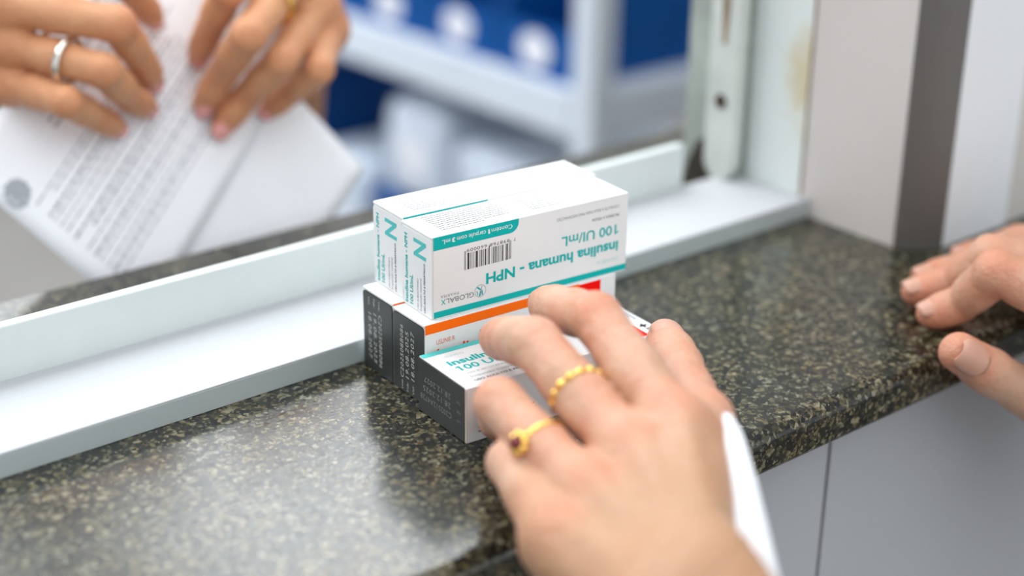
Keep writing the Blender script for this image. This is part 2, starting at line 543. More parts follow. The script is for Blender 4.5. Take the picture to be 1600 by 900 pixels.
# ---- teal carton, lying with its label upside down
def teal_carton(label, loc, rotz, zs=1.0):
    t = thing('medicine_carton', label, 'box', loc, rotz, 'white medicine cartons with teal bands')
    carton_body(t, L, D, H, M['card'])
    f = lambda a, c: (a, -E, c)
    p = Print()
    p.rect(f(0.55, 0.7), X, Z, L-0.6, 2.9)
    a0, a1, c0, c1, r = 0.55, 44.2, 31.8, 37.75, 4.6
    p.poly([f(a0, c1), f(a0, c0)] + [f(a1-r+r*math.sin(q), c0+r-r*math.cos(q)) for q in np.linspace(0, math.pi/2, 8)] + [f(a1, c1)])
    p.make('printed_band', M['teal'], t, nY)
    e = lambda b, c: (-0.15-E, b, c)
    p = Print()
    p.text('insulina humana - NPH', f(99.6, 15.6), nX, nZ, 72.3, 4.9, 0.034)
    p.make('printed_name', M['teal'], t)['label'] = 'teal drug name lettering'
    p = Print()
    p.text('100 UI/mL', f(98.2, 23.9), nX, nZ, 30.7, 4.6, 0.016)
    p.flag1(f(98.3, 23.9), nX, nZ, 1.2, 4.6)
    p.make('printed_dose', M['teal'], t)['label'] = 'teal dose lettering'
    p = Print()
    p.text('insulina humana - NPH', e(19.9, 1.5), Z, Y, 32.2, 2.3, 0.034)
    p.make('end_name', M['teal'], t)['label'] = 'small teal drug name lettering'
    p = Print()
    p.text('100 UI/mL', e(15.6, 2.0), Z, Y, 13.8, 2.5, 0.024)
    p.flag1(e(15.6, 2.05), Z, Y, 0.6, 2.5)
    p.make('end_dose', M['teal'], t)['label'] = 'small teal dose lettering'
    p = Print()
    p.text('X', f(6.6, 8.6), nX, nZ, 2.3, 2.4, 0.015)
    p.make('maker_letter', M['teal'], t)['label'] = 'teal letter X of the maker name'
    p = Print()
    p.text('N', e(4.9, 25.6), Z, Y, 8.0, 9.8, 0.03)
    p.make('end_letter', M['teal_light'], t)['label'] = 'large light teal letter N'
    p = Print()
    p.text('USLIN® N', f(99.6, 8.0), nX, nZ, 11.8, 1.8)
    p.make('brand_text', M['teal_pale'], t)['label'] = 'pale teal small lettering'
    p = Print()
    p.text('USLIN® N', e(23.2, 1.4), Z, Y, 5.8, 1.1)
    p.make('brand_text', M['teal_pale'], t)['label'] = 'pale teal small lettering'
    p = Print()
    p.text('PROIBIDA A VENDA', f(99.5, 29.3), nX, nZ, 15.4, 1.35, 0.012)
    p.text('CONSULTE A BULA PARA MAIS INFORMAÇÕES', f(99.5, 33.4), nX, nZ, 34.8, 1.7, -0.004)
    p.make('notice_text', M['grey_ink'], t)['label'] = 'grey small lettering'
    p = Print()
    p.text('USO SUBCUTÂNEO', e(11.0, 1.1), Z, Y, 14.6, 1.5, 0.0)
    p.text('Suspensão injetável', e(8.5, 1.2), Z, Y, 15.2, 1.4, 0.0)
    p.make('use_text', M['grey_ink'], t)['label'] = 'grey small lettering'
    p = Print()
    p.text('GLOBAL', f(21.1, 8.6), nX, nZ, 14.3, 2.3, 0.012)
    p.text('PHARMA', f(13.2, 10.7), nX, nZ, 9.1, 1.3, 0.0, 1.25)
    p.make('maker_text', M['grey_ink'], t)['label'] = 'grey maker lettering'
    p = Print()
    p.text('USO ADULTO E PEDIÁTRICO', e(5.4, 1.4), Z, Y, 22.8, 1.55, 0.02)
    p.make('printed_text', M['ink'], t)['label'] = 'bold black lettering'
    p = Print()
    g = lambda a, c: (a, -2*E, c)
    p.text('Contém', g(40.8, 35.9), nX, nZ, 10.8, 1.95, 0.0)
    p.text('1', g(29.0, 35.9), nX, nZ, 0.7, 1.95, 0.04)
    p.flag1(g(28.9, 35.9), nX, nZ, 0.5, 1.95)
    p.text('carpule com', g(27.0, 35.9), nX, nZ, 14.6, 2.0, 0.0)
    p.text('3', g(11.4, 35.9), nX, nZ, 1.4, 1.95, 0.04)
    p.text('mL', g(9.0, 35.9), nX, nZ, 4.0, 1.95, 0.0)
    p.make('printed_text', M['white_ink'], t)['label'] = 'white lettering on the teal tab'
    # barcode
    rng = random.Random(7)
    p = Print()
    a, k = 40.3, 0
    mods = [1, 1, 1]
    while sum(mods) < 92:
        mods.append(rng.choice((1, 1, 1, 2, 2, 3, 4)))
    mods += [1, 1, 1]
    uu = 24.2/sum(mods)
    n = len(mods)
    for k, m_ in enumerate(mods):
        if k % 2 == 0:
            guard = k in (0, 2, n-1, n-3, n//2, n//2+1, n//2-1)
            p.rect(f(a, 19.8), nX, Z, m_*uu*0.94, 8.7 if guard else 7.6)
        a -= m_*uu
    p.text('7', f(42.7, 29.3), nX, nZ, 1.0, 1.45)
    p.text('898768', f(39.4, 29.3), nX, nZ, 10.2, 1.45, 0.0, 1.15)
    p.text('660009', f(27.6, 29.3), nX, nZ, 10.2, 1.45, 0.0, 1.15)
    p.make('barcode', M['ink'], t, nY)
    # round emblem
    p = Print()
    c_ = np.array((24.35, -E, 8.35))
    for ro, ri in ((2.95, 2.65),):
        nn = 36
        for i in range(nn):
            q0, q1 = 2*math.pi*i/nn, 2*math.pi*(i+1)/nn
            p.poly([c_+np.array((rr*math.cos(q), 0, rr*math.sin(q))) for rr, q in ((ro, q0), (ro, q1), (ri, q1), (ri, q0))])
    p.poly([c_+np.array(q) for q in ((1.0, 0, 2.2), (0.45, 0, 2.3), (-0.35, 0, -2.3), (0.35, 0, -2.3))])
    p.make('emblem', M['pale_ink'], t, nY)
    p = Print()
    for q in ([(-0.1, 0.2), (0.35, 0.75), (-1.3, 2.1), (-1.95, 1.75)], [(0.35, 0.6), (-0.1, 0.0), (-0.9, -2.35), (-0.1, -2.5)],
              [(1.35, -2.1), (0.85, -2.3), (0.5, -0.6), (1.1, 0.6)], [(-1.1, -2.0), (-1.5, -1.7), (-2.0, 0.2), (-1.5, 0.1)]):
        p.poly([c_+np.array((a, 0, b)) for a, b in q])
    p.make('emblem_figure', M['teal'], t, nY)
    # tiny paragraphs on the top face
    rng = random.Random(3)
    p = Print()
    tz = H+E
    small_print(rng, p, (8, 22.0, tz), X, Y, 38, 9, 2.1, 0.62)
    small_print(rng, p, (55, 21.5, tz), X, Y, 46, 8, 2.3, 0.62)
    o = p.make('small_print', M['ink'], t, Z)
    o['kind'] = 'stuff'
    t.scale = (1, 1, zs)
    return t

def copy_thing(src, label, loc, rotz, scale=(1, 1, 1)):
    r = src.copy(); COL.objects.link(r)
    r.location = Vector(loc)*S; r.rotation_euler = (0, 0, rotz); r.scale = scale
    r['label'] = label
    for ch in list(src.children):
        c = ch.copy(); COL.objects.link(c); c.parent = r
    return r

def local(o, th, a, b, c):
    return (o[0]+a*math.cos(th)-b*math.sin(th), o[1]+a*math.sin(th)+b*math.cos(th), o[2]+c)

TH_O, TH_T, TH_F = -0.0702, -0.0892, -0.0885
ZS = 1.022
T1 = (6.1, 1.94, H+0.05)
t1 = teal_carton('upper medicine carton nearest the customer, with upside-down teal label and barcode', T1, TH_T)
p2 = local(T1, TH_T, 0.8, D+0.25, 0)
copy_thing(t1, 'upper medicine carton nearest the window rail, behind the barcoded one', (p2[0], p2[1], H*ZS+0.05), TH_T)

# ---- orange cartons, standing upright underneath
def orange_carton(label, loc, rotz, flip, zs=1.0):
    t = thing('medicine_carton', label, 'box', loc, rotz, 'white medicine cartons with orange bands')
    carton_body(t, L, D, H, M['darkprint'])
    f = lambda a, c: (a, -E, c)
    p = Print()
    p.rect(f(0.6, 33.3), X, Z, 82.6, 4.4)
    p.make('printed_band', M['orange'], t, nY)
    p = Print()
    p.rect(f(83.2, 26.5), X, Z, 12.5, 10.6)
    p.make('printed_block', M['red'], t, nY)
    p = Print()
    p.text('USLIN® R', f(6.3, 27.5), X, Z, 9.4, 2.4)
    p.make('brand_text', M['orange_red'], t)['label'] = 'orange red small lettering'
    p = Print()
    p.text('insulina humana - R', f(6.4, 20.8), X, Z, 66, 4.9, 0.022)
    p.text('100 UI/mL', f(6.4, 13.4), X, Z, 31.8, 4.6, 0.010)
    p.make('printed_text', M['orange_red'], t)['label'] = 'orange red lettering'
    p = Print()
    small_print(random.Random(11), p, (98.2, 26, 0), Z, nX, 8, 1, 1, 1.0)
    p.v = [(a, -E, c-0 if c else c) for (a, b, c) in [(98.2+(0 if i % 4 in (0, 1) else 1.0), 0, q[2]) for i, q in enumerate(p.v)]]
    p.make('small_print', M['pale_ink'], t, nY)['kind'] = 'stuff'
    p = Print()
    e = lambda b, c: (-0.15-E, b, c)
    rows = ('C202508B086', '19.08.2025', '18.08.2027')
    if not flip:
        for s, b, c0, c1 in zip(rows, (16.6, 12.3, 7.9), (6.9, 7.7, 8.2), (32.2, 30.2, 31.6)):
            p.text(s, e(b, c0), Z, Y, c1-c0, 2.5, 0.0, 1.15, 0.12)
        for s, b in zip(('Lote:', 'Fab:', 'Val:'), (17.2, 12.8, 8.2)):
            p.text(s, e(b, 1.4), Z, Y, 4.6, 1.4)
    else:
        for s, b, c0, c1 in zip(rows, (11.6, 16.0, 20.4), (28.8, 28.2, 27.4), (3.8, 4.4, 5.4)):
            p.text(s, e(b, c0), nZ, nY, c0-c1, 2.5, 0.0, 1.15, 0.12)
        for s, b in zip(('Lote:', 'Fab:', 'Val:'), (11.6, 16.0, 20.4)):
            p.text(s, e(b, 35.0), nZ, nY, 4.2, 1.4)
    p.make('lot_text', M['stamp'], t)['label'] = 'pale lot number and dates'
    t.scale = (1, 1, zs)
    return t
O1 = (0, 0, 0.05)
orange_carton('lower orange banded carton nearest the customer, dark end with upright lot number', O1, TH_O, False)
p2 = local(O1, TH_O, 0, D+0.2, 0)
orange_carton('lower orange banded carton against the rail, dark end with downward lot number', p2, TH_O, True, ZS)

# ---- flat carton in front
def flat_carton():
    t = thing('medicine_carton', 'white carton lying flat under the fingers, dark lot-number end', 'box', (-7.14, -38.35, 0.05), TH_F)
    W_, T_ = 37.8, 25.3
    build('carton', box(0.5, L, 0, W_, 0, T_, 0.35), M['card'], t)
    r = 1.4
    y0, y1, z0, z1 = 1.2, W_-0.4, 0.35, T_-0.4
    pts = [(y0, z0), (y1, z0), (y1, z1), (y0+r, z1), (y0, z1-r)]
    build('end_flap', prism(pts, -0.15, 0.6, 'x'), M['darkprint'], t)
    build('tuck_lip', box(0.0, 0.7, 0.1, 1.1, 0.1, T_-0.1, 0.15, 1), M['edge'], t)
    f = lambda a, b: (a, b, T_+E)
    p = Print()
    p.rect(f(0.6, 34.0), X, Y, L-0.7, 3.6)
    p.make('printed_band', M['teal_light'], t, Z)
    p = Print()
    p.text('insulina humana - NPH', f(6.4, 22.0), X, Y, 72.3, 4.6, 0.034)
    p.text('100 UI/mL', f(8.0, 15.7), X, Y, 30.5, 4.4, 0.020)
    p.flag1(f(8.1, 15.7), X, Y, 1.2, 4.4)
    p.make('printed_text', M['teal'], t)['label'] = 'teal drug name lettering'
    p = Print()
    p.text('USLIN® N', f(7.6, 29.6), X, Y, 10.5, 1.8)
    p.make('printed_name', M['teal_pale'], t)
    p = Print()
    p.text('USO SUBCUTÂNEO', f(7.6, 11.7), X, Y, 21.5, 1.7)
    p.text('Suspensão injetável', f(7.6, 8.0), X, Y, 22.6, 1.7)
    p.make('printed_text', M['pale_ink'], t)['label'] = 'pale grey lettering'
    p = Print()
    p.text('USO ADULTO E PEDIÁTRICO', f(7.4, 4.4), X, Y, 34, 1.9, 0.02)
    p.make('printed_text', M['ink'], t)['label'] = 'bold black lettering'
    p = Print()
    c = f(100.2, 10.0)
    for a, b, w_, h_ in ((-1.9, -0.65, 3.8, 1.3), (-0.65, -1.9, 1.3, 3.8)):
        p.rect((c[0]+a, c[1]+b, c[2]), X, Y, w_, h_)
    p.make('cross_mark', M['ink'], t, Z)
    p = Print()
    p.text('SUS', f(99.2, 7.2), nY, X, 3.9, 2.0, 0.03)
    p.make('printed_text', M['ink'], t)['label'] = 'short black lettering beside the cross'
    p = Print()
    p.rect(f(84.0, 0.8), X, Y, 12.3, 11.5)
    p.make('printed_block', M['red'], t, Z)
    p = Print()
    small_print(random.Random(5), p, f(101.6, 26), nY, X, 9, 2, 1.6, 0.6)
    small_print(random.Random(6), p, (6, -E, 9.5), X, Z, 30, 4, 1.9, 0.9)
    o = p.make('small_print', M['grey_ink'], t); o['kind'] = 'stuff'
    p = Print()
    e = lambda b, c: (-0.15-E, b, c)
    for s, c, b0, b1 in zip(('C202512A4728', '28.12.2025', '28.12.2027'), (9.2, 13.6, 18.0), (11.2, 11.8, 11.8), (35.6, 33.4, 32.6)):
        p.text(s, e(b0, c), Y, nZ, b1-b0, 2.5, 0.0, 1.15)
    for s, c in zip(('Lote:', 'Fab:', 'Val:'), (8.4, 12.8, 17.2)):
        p.text(s, e(4.2, c), Y, nZ, 3.0, 1.2)
    p.make('lot_text', M['stamp_dim'], t)['label'] = 'faded lot number and dates'
flat_carton()

# ------------------------------------------------------------------ hands
import openvdb as vdb
VA = lambda p: np.array(p, float)

class Field:
    def __init__(self, lo, hi, vox):
        self.lo, self.vox = np.array(lo, np.float32), vox
        self.n = np.ceil((np.array(hi)-np.array(lo))/vox).astype(int)+1
        self.ax = [self.lo[i]+vox*np.arange(self.n[i], dtype=np.float32) for i in range(3)]
        self.d = np.full(self.n, 99.0, np.float32)
    def new(self):
        return np.full(self.n, 99.0, np.float32)
    def cone(self, arr, a, b, ra, rb, k, flat=None):
        """smooth-union a tapered capsule into arr; flat=(normal, factor) squashes it along a normal"""
        a, b = np.array(a, np.float32), np.array(b, np.float32)
        g = max(ra, rb)+10+k
        l0 = np.minimum(a, b)-g; h0 = np.maximum(a, b)+g
        i0 = np.clip(((l0-self.lo)/self.vox).astype(int), 0, self.n-1)
        i1 = np.clip(((h0-self.lo)/self.vox).astype(int)+2, 0, self.n)
        if (i1 <= i0).any(): return
        sl = tuple(slice(i0[i], i1[i]) for i in range(3))
        px = self.ax[0][sl[0]][:, None, None]-a[0]
        py = self.ax[1][sl[1]][None, :, None]-a[1]
        pz = self.ax[2][sl[2]][None, None, :]-a[2]
        ba = b-a
        bb = max(float(ba@ba), 1e-6)
        h = np.clip((px*ba[0]+py*ba[1]+pz*ba[2])/bb, 0, 1)
        qx, qy, qz = px-h*ba[0], py-h*ba[1], pz-h*ba[2]
        q2 = qx*qx+qy*qy+qz*qz
        if flat is not None:
            n, fct = flat
            qn = qx*n[0]+qy*n[1]+qz*n[2]
            q2 = q2 + qn*qn*(1/(fct*fct)-1)
        d = np.sqrt(q2)-(ra+(rb-ra)*h)
        if flat is not None: d = d*0.85
        cur = arr[sl]
        if k > 0:
            hh = np.maximum(k-np.abs(cur-d), 0)/k
            arr[sl] = np.minimum(cur, d)-hh*hh*k*0.25
        else:
            arr[sl] = np.minimum(cur, d)
    def mesh(self):
        b = 3*self.vox
        g = vdb.FloatGrid(background=float(b))
        g.copyFromArray(np.clip(self.d, -b, b).astype(np.float32))
        pts, quads = g.convertToQuads(isovalue=0.0)
        return pts*self.vox+self.lo, quads

def unit(v):
    v = VA(v); return v/np.linalg.norm(v)

def make_hand(person, fingers, thumb, wrist, elbow, dorsal, radii, skin_m, nail_m, vox, flush_amt=0.9,
              wrist_r=(19, 17), ulna_off=15, palm_r=13.0, side=None, forearm_r=30, nails=True, tendons=True, nail_n=None, thumb_n=None):
    """fingers: dict name -> [MCP, PIP, DIP, TIP]; thumb: [CMC, MCP, IP, TIP]"""
    W, EL = VA(wrist), VA(elbow)
    dn = unit(dorsal)
    allp = [VA(p) for c in list(fingers.values())+[thumb] for p in c]+[W, EL]
    lo = np.min(allp, 0)-42; hi = np.max(allp, 0)+42
    F = Field(lo, hi, vox)
    palm = F.new()
    names = [n for n in 'imrp' if n in fingers]
    across = unit(VA(fingers[names[0]][0])-VA(fingers[names[-1]][0]))
    fdir = unit(EL-W)
    # forearm: two bones blended
    for s in (-1, 1):
        F.cone(palm, W+across*s*ulna_off*0.9, EL+across*s*ulna_off*1.0, wrist_r[1], forearm_r, 14)
    F.cone(palm, W-across*ulna_off, W+across*ulna_off, wrist_r[0]*0.93, wrist_r[0]*0.93, 14)
    wpts = {}
    for i, n in enumerate(names):
        m = VA(fingers[n][0])
        t = 1-2*i/(len(names)-1)
        wp = W+across*ulna_off*1.05*t
        wpts[n] = wp
        F.cone(palm, m-dn*1.5, wp, palm_r-0.5, wrist_r[0]*0.86, 10)
        # palm padding
        mid = m*0.55+wp*0.45
        F.cone(palm, m-dn*7, mid-dn*8, palm_r*0.85, palm_r*0.95, 10)
    # web between metacarpal heads
    for a, b in zip(names[:-1], names[1:]):
        ma, mb = VA(fingers[a][0]), VA(fingers[b][0])
        F.cone(palm, ma-dn*2.5, mb-dn*2.5, palm_r-2.2, palm_r-2.2, 6)
    # thumb base
    T = [VA(p) for p in thumb]
    rt_ = radii['t']
    F.cone(palm, T[0], T[1], rt_[0]+0.0, rt_[1]+0.0, 10)
    im = VA(fingers[names[0]][0])
    F.cone(palm, T[0]*0.4+T[1]*0.6, im*0.45+wpts[names[0]]*0.55, 6.5, 7, 10)
    body = palm
    # fingers, hard union among themselves
    fing = F.new()
    for n in names+['t']:
        P = [VA(p) for p in (thumb if n == 't' else fingers[n])]
        r = radii[n]
        one = F.new()
        if n == 't':
            F.cone(one, P[1]*0.75+P[0]*0.25, P[1], r[0]*0.8, r[1], 3)
        else:
            F.cone(one, P[0]*0.8+wpts[n]*0.2-dn*1.0, P[0], r[0]*0.75, r[0]*0.92, 3)
            # knuckle swelling
            F.cone(palm, P[0]+dn*3.6, P[0]+dn*3.4+unit(P[1]-P[0])*3, r[0]*0.70, r[0]*0.62, 7)
        rr = [r[0], r[1], r[2], r[3]]
        for j in range(3):
            if n == 't' and j == 0: continue
            a, b = P[j], P[j+1]
            ra, rb = rr[j], rr[j+1]
            mid = (a+b)/2
            waist = 0.93 if j < 2 else 1.0
            F.cone(one, a, mid, ra*0.97, (ra+rb)/2*waist, 3)
            F.cone(one, mid, b, (ra+rb)/2*waist, rb, 3)
            # soft pulp on the palm side
            ax_ = unit(b-a)
            pd = -dn+ax_*(dn@ax_)
            F.cone(one, a*0.62+b*0.38+pd*1.2, a*0.35+b*0.65+pd*1.2, (ra+rb)/2*0.9, (ra+rb)/2*0.9, 4)
        fing = np.minimum(fing, one)
    k = 9.0
    hh = np.maximum(k-np.abs(palm-fing), 0)/k
    F.d = np.minimum(palm, fing)-hh*hh*k*0.25
    if tendons:
        for n in names:
            m = VA(fingers[n][0])
            a = m*0.9+wpts[n]*0.1+dn*(palm_r*0.80)
            b = m*0.35+wpts[n]*0.65+dn*(palm_r*0.83)
            F.cone(F.d, a, b, 3.6, 2.6, 5)
    pts, quads = F.mesh()
    me = bpy.data.meshes.new('hand')
    # flush attribute and creases are worked out per vertex
    V = pts.astype(np.float64)
    me.from_pydata((V*S).tolist(), [], quads.tolist())
    bm = bmesh.new(); bm.from_mesh(me)
    bmesh.ops.recalc_face_normals(bm, faces=bm.faces)
    bm.to_mesh(me); bm.free()
    vol = 0
    nrm = np.zeros((len(me.vertices), 3)); me.vertices.foreach_get('normal', nrm.ravel() if False else (buf := np.zeros(len(me.vertices)*3)))
    nrm = buf.reshape(-1, 3)
    flush = np.zeros(len(V))
    disp = np.zeros(len(V))
    for n in names+['t']:
        P = [VA(p) for p in (thumb if n == 't' else fingers[n])]
        r = radii[n]
        flush = np.maximum(flush, 0.9*np.exp(-((np.linalg.norm(V-P[3], axis=1)/(r[3]*1.7))**2)))
        if n != 't':
            flush = np.maximum(flush, 0.62*np.exp(-((np.linalg.norm(V-(P[0]+dn*palm_r*0.8), axis=1)/10)**2)))
        for j in (1, 2):
            ax_ = unit(unit(P[j]-P[j-1])+unit(P[j+1]-P[j]))
            nn = dn-ax_*(dn@ax_); nn = unit(nn)
            rel = V-P[j]
            dist = np.linalg.norm(rel, axis=1)
            s = rel@ax_
            up_ = np.clip((rel@nn)/np.maximum(dist, 1e-3), 0, 1)**1.5
            near = np.exp(-(np.maximum(dist-r[j]*1.15, 0)/3)**2)
            cr = sum(np.exp(-((s-o_)/0.8)**2)*q for o_, q in ((-3.6, .6), (-1.6, 1), (0.6, 1), (2.8, .7)))
            disp += -0.42*cr*up_*near
            lowc = np.clip(-(rel@nn)/np.maximum(dist, 1e-3), 0, 1)
            disp += -0.5*np.exp(-(s/1.2)**2)*lowc*near
            flush = np.maximum(flush, 0.42*np.exp(-((np.linalg.norm(V-(P[j]+nn*r[j]*0.7), axis=1)/(r[j]*0.9))**2)))
    # wrist wrinkles
    rel = V-W
    s = rel@fdir
    for o_ in (-14, -6, 4):
        wob = 2.0*np.sin((rel@across)*0.13+o_)
        disp += -0.5*np.exp(-((s-o_+wob)/1.3)**2)*np.exp(-(s/30)**2)
    V2 = V+nrm*disp[:, None]
    me.vertices.foreach_set('co', (V2*S).ravel())
    mcp = np.mean([VA(fingers[n][0]) for n in names], axis=0)
    along = unit(W-mcp)
    tan = np.clip(((V-mcp)@along+28)/62, 0, 1)
    tan = tan*tan*(3-2*tan)*0.85
    at = me.attributes.new('tan', 'FLOAT', 'POINT')
    at.data.foreach_set('value', tan.astype(np.float32))
    at = me.attributes.new('flush', 'FLOAT', 'POINT')
    at.data.foreach_set('value', (flush*flush_amt).astype(np.float32))
    me.polygons.foreach_set('use_smooth', [True]*len(me.polygons))
    me.materials.append(skin_m)
    me.update()
    hand = link('hand', me, person)
    if nails:
        for n in names+['t']:
            P = [VA(p) for p in (thumb if n == 't' else fingers[n])]
            r = radii[n]
            nv = dn
            if nail_n and n in nail_n: nv = unit(nail_n[n])
            if n == 't' and thumb_n is not None: nv = unit(thumb_n)
            nail(hand, P[3], P[2], r[3], r[2], nv, nail_m)
    return hand

def nail(hand, T, Jp, rt_, rj, n, m, wid=1.0):
    a = unit(T-Jp); n = unit(n-a*(n@a)); sd = np.cross(a, n)
    ln = np.linalg.norm(T-Jp)
    bm = bmesh.new()
    nu, nv = 9, 9
    g = []
    for i in range(nv):
        v = i/(nv-1)
        x = -rt_*1.15+v*rt_*2.05
        row = []
        for j in range(nu):
            u_ = -1+2*j/(nu-1)
            pm = 0.98*wid
            if v < 0.3: pm *= math.sqrt(max(0.0, 1-((0.3-v)/0.34)**2))
            if v > 0.8: pm *= math.sqrt(max(0.0, 1-((v-0.8)/0.28)**2))
            ph = u_*pm
            tt = min(1.0, max(0.0, 1+x/ln))
            R_ = rj+(rt_-rj)*tt
            if x > 0: R_ = R_*math.sqrt(max(0.2, 1-(x/rt_)**2*0.42))
            R_ = R_*(1.045-0.035*u_*u_)
            row.append(bm.verts.new(T+a*x+R_*(n*math.cos(ph)+sd*math.sin(ph))))
        g.append(row)
    for i in range(nv-1):
        for j in range(nu-1):
            bm.faces.new((g[i][j], g[i][j+1], g[i+1][j+1], g[i+1][j]))
    bmesh.ops.recalc_face_normals(bm, faces=bm.faces)
    bm.normal_update()
    c = sum((f.normal for f in bm.faces), Vector())
    if c.dot(Vector(n)) < 0:
        bmesh.ops.reverse_faces(bm, faces=bm.faces)
    bmesh.ops.solidify(bm, geom=list(bm.faces), thickness=0.7)
    build('fingernail', bm, m, hand, smooth=True)

def torus(bm, c, ax_, R_, r, nu=40, nv=10, wave=0, squash=1.0):
    ax_ = unit(ax_); t = unit(np.cross(ax_, (0.3, 0.2, 0.9))); b = np.cross(ax_, t)
    g = []
    for i in range(nu):
        q = 2*math.pi*i/nu
        d = t*math.cos(q)+b*math.sin(q)
        rr = r*(1+0.35*math.sin(q*wave)) if wave else r
        g.append([bm.verts.new(c+d*(R_+rr*squash*math.cos(p))+ax_*rr*math.sin(p)) for p in np.linspace(0, 2*math.pi, nv, endpoint=False)])
    for i in range(nu):
        for j in range(nv):
            bm.faces.new((g[i][j], g[(i+1) % nu][j], g[(i+1) % nu][(j+1) % nv], g[i][(j+1) % nv]))
    bmesh.ops.recalc_face_normals(bm, faces=bm.faces)

def tube(pts, rads, nseg=28):
    """a cloth tube along points"""
    bm = bmesh.new()
    P = [VA(p) for p in pts]
    rings = []
    for i, c in enumerate(P):
        d = unit(P[min(i+1, len(P)-1)]-P[max(i-1, 0)])
        t = unit(np.cross(d, (0.1, 0.3, 0.95))); b = np.cross(d, t)
        rings.append([bm.verts.new(c+(t*math.cos(q)+b*math.sin(q))*rads[i]*(1+0.03*math.sin(3*q+i))) for q in np.linspace(0, 2*math.pi, nseg, endpoint=False)])
    for i in range(len(P)-1):
        for j in range(nseg):
            bm.faces.new((rings[i][j], rings[i][(j+1) % nseg], rings[i+1][(j+1) % nseg], rings[i+1][j]))
    bmesh.ops.recalc_face_normals(bm, faces=bm.faces)
    bmesh.ops.solidify(bm, geom=list(bm.faces), thickness=1.2)
    return bm

RAD = dict(i=(11.2, 10.0, 8.4, 6.2), m=(11.2, 10.3, 8.7, 7.2), r=(10.6, 9.6, 8.2, 6.8), p=(9.8, 8.9, 7.4, 6.2), t=(11.0, 10.2, 9.9, 8.6))

# ---- customer
cust = thing('person', 'person at the counter with one hand over the cartons and one gripping the edge', 'person', (0, 0, 0))
LF = dict(i=[(7, -144, 46), (19, -86, 67), (31, -49, 56), (40, -30, 48)],
          m=[(-12, -142, 41), (-5, -78, 60), (7, -48, 48), (15, -30, 39)],
          r=[(-34, -143, 33), (-27, -84, 44), (-7, -61, 24), (1, -48, 11)],
          p=[(-53, -148, 26), (-37, -103, 30), (-22, -87, 15), (-15, -77, 7)])
LT = [(-20, -182, 31), (28, -136, 40), (59, -93, 37), (75, -70, 35)]
LW, LE = (-54, -209, 34), (-46, -480, -60)
LD = (-0.18, -0.30, 0.93)
lh = make_hand(cust, LF, LT, LW, LE, LD, RAD, M['skin_fair'], M['nail_fair'], 1.0, wrist_r=(15.5, 15), ulna_off=9.5, palm_r=11.5)
mp, mq = VA(LF['m'][0]), VA(LF['m'][1])
c = mp*0.45+mq*0.55
bm = bmesh.new(); torus(bm, c, mq-mp+VA((6, 0, 0)), 10.7, 1.3, 120, 8, 15)
build('ring', bm, M['gold'], lh, smooth=True)['label'] = 'gold beaded ring'
rp, rq = VA(LF['r'][0]), VA(LF['r'][1])
c = rp*0.48+rq*0.52
bm = bmesh.new(); torus(bm, c, rq-rp+VA((0, 0, 0)), 10.2, 1.1, 60, 10)
sdv = unit(VA((-0.75, -0.55, 0.2))); axr = unit(rq-rp); sdv = unit(sdv-axr*(sdv@axr))
gc = c+sdv*11.6
for q in range(8):
    dq = axr*math.cos(q*math.pi/4)+np.cross(axr, sdv)*math.sin(q*math.pi/4)
    bmesh.ops.create_icosphere(bm, subdivisions=2, radius=1.7, matrix=Matrix.Translation(Vector(gc+dq*3.2)))
build('ring', bm, M['gold'], lh, smooth=True)['label'] = 'gold ring with a flower setting'
bm = bmesh.new(); bmesh.ops.create_icosphere(bm, subdivisions=2, radius=2.9, matrix=Matrix.Translation(Vector(gc+sdv*1.0)))
build('gemstone', bm, M['ruby'], lh)['label'] = 'dark red stone'

RF = dict(i=[(268, -150, 26), (247, -114, 37), (250, -94, 13), (238, -87, 9)],
          m=[(298, -126, 24), (272, -94, 33), (268, -75, 13), (254, -66, 9)],
          r=[(322, -108, 22), (306, -76, 19), (292, -64, 11), (274, -56, 8)],
          p=[(342, -94, 22), (333, -70, 18), (324, -58, 10), (314, -50, 8)])
RT = [(350, -190, -100), (312, -150, -68), (257, -128, -21), (214, -121, 8)]
RW, RE = (372, -195, -20), (560, -430, -120)
RD = (0.1, -0.35, 0.93)
RAD2 = dict(RAD, i=(13, 10.8, 8.6, 7.0), t=(13, 12.0, 11.2, 9.4))
rh = make_hand(cust, RF, RT, RW, RE, RD, RAD2, M['skin_fair'], M['nail_fair'], 1.15, wrist_r=(18, 17), ulna_off=15, tendons=False,
               nail_n=dict(i=(-0.35, -0.1, 1), m=(-0.35, -0.1, 1)), thumb_n=(-0.55, -0.6, 0.35))
# white dressing on the thumb side of the left wrist
bm = tube([(30, -134, 39.5), (22, -147, 36), (9, -163, 31), (-8, -184, 26), (-30, -210, 18), (-44, -242, 4), (-50, -285, -16)], [11.2, 13.2, 14.6, 14.8, 16, 19, 24])
build('wrist_dressing', bm, M['gauze'], cust, smooth=True)['label'] = 'white gauze cuff under the left wrist'
build('sleeve', tube([(-50, -400, -32), (-47, -460, -52), (-44, -540, -80)], [46, 50, 54]), M['sleeve'], cust, smooth=True)
build('sleeve', tube([(500, -355, -88), (540, -405, -110), (600, -480, -140)], [46, 50, 54]), M['sleeve'], cust, smooth=True)

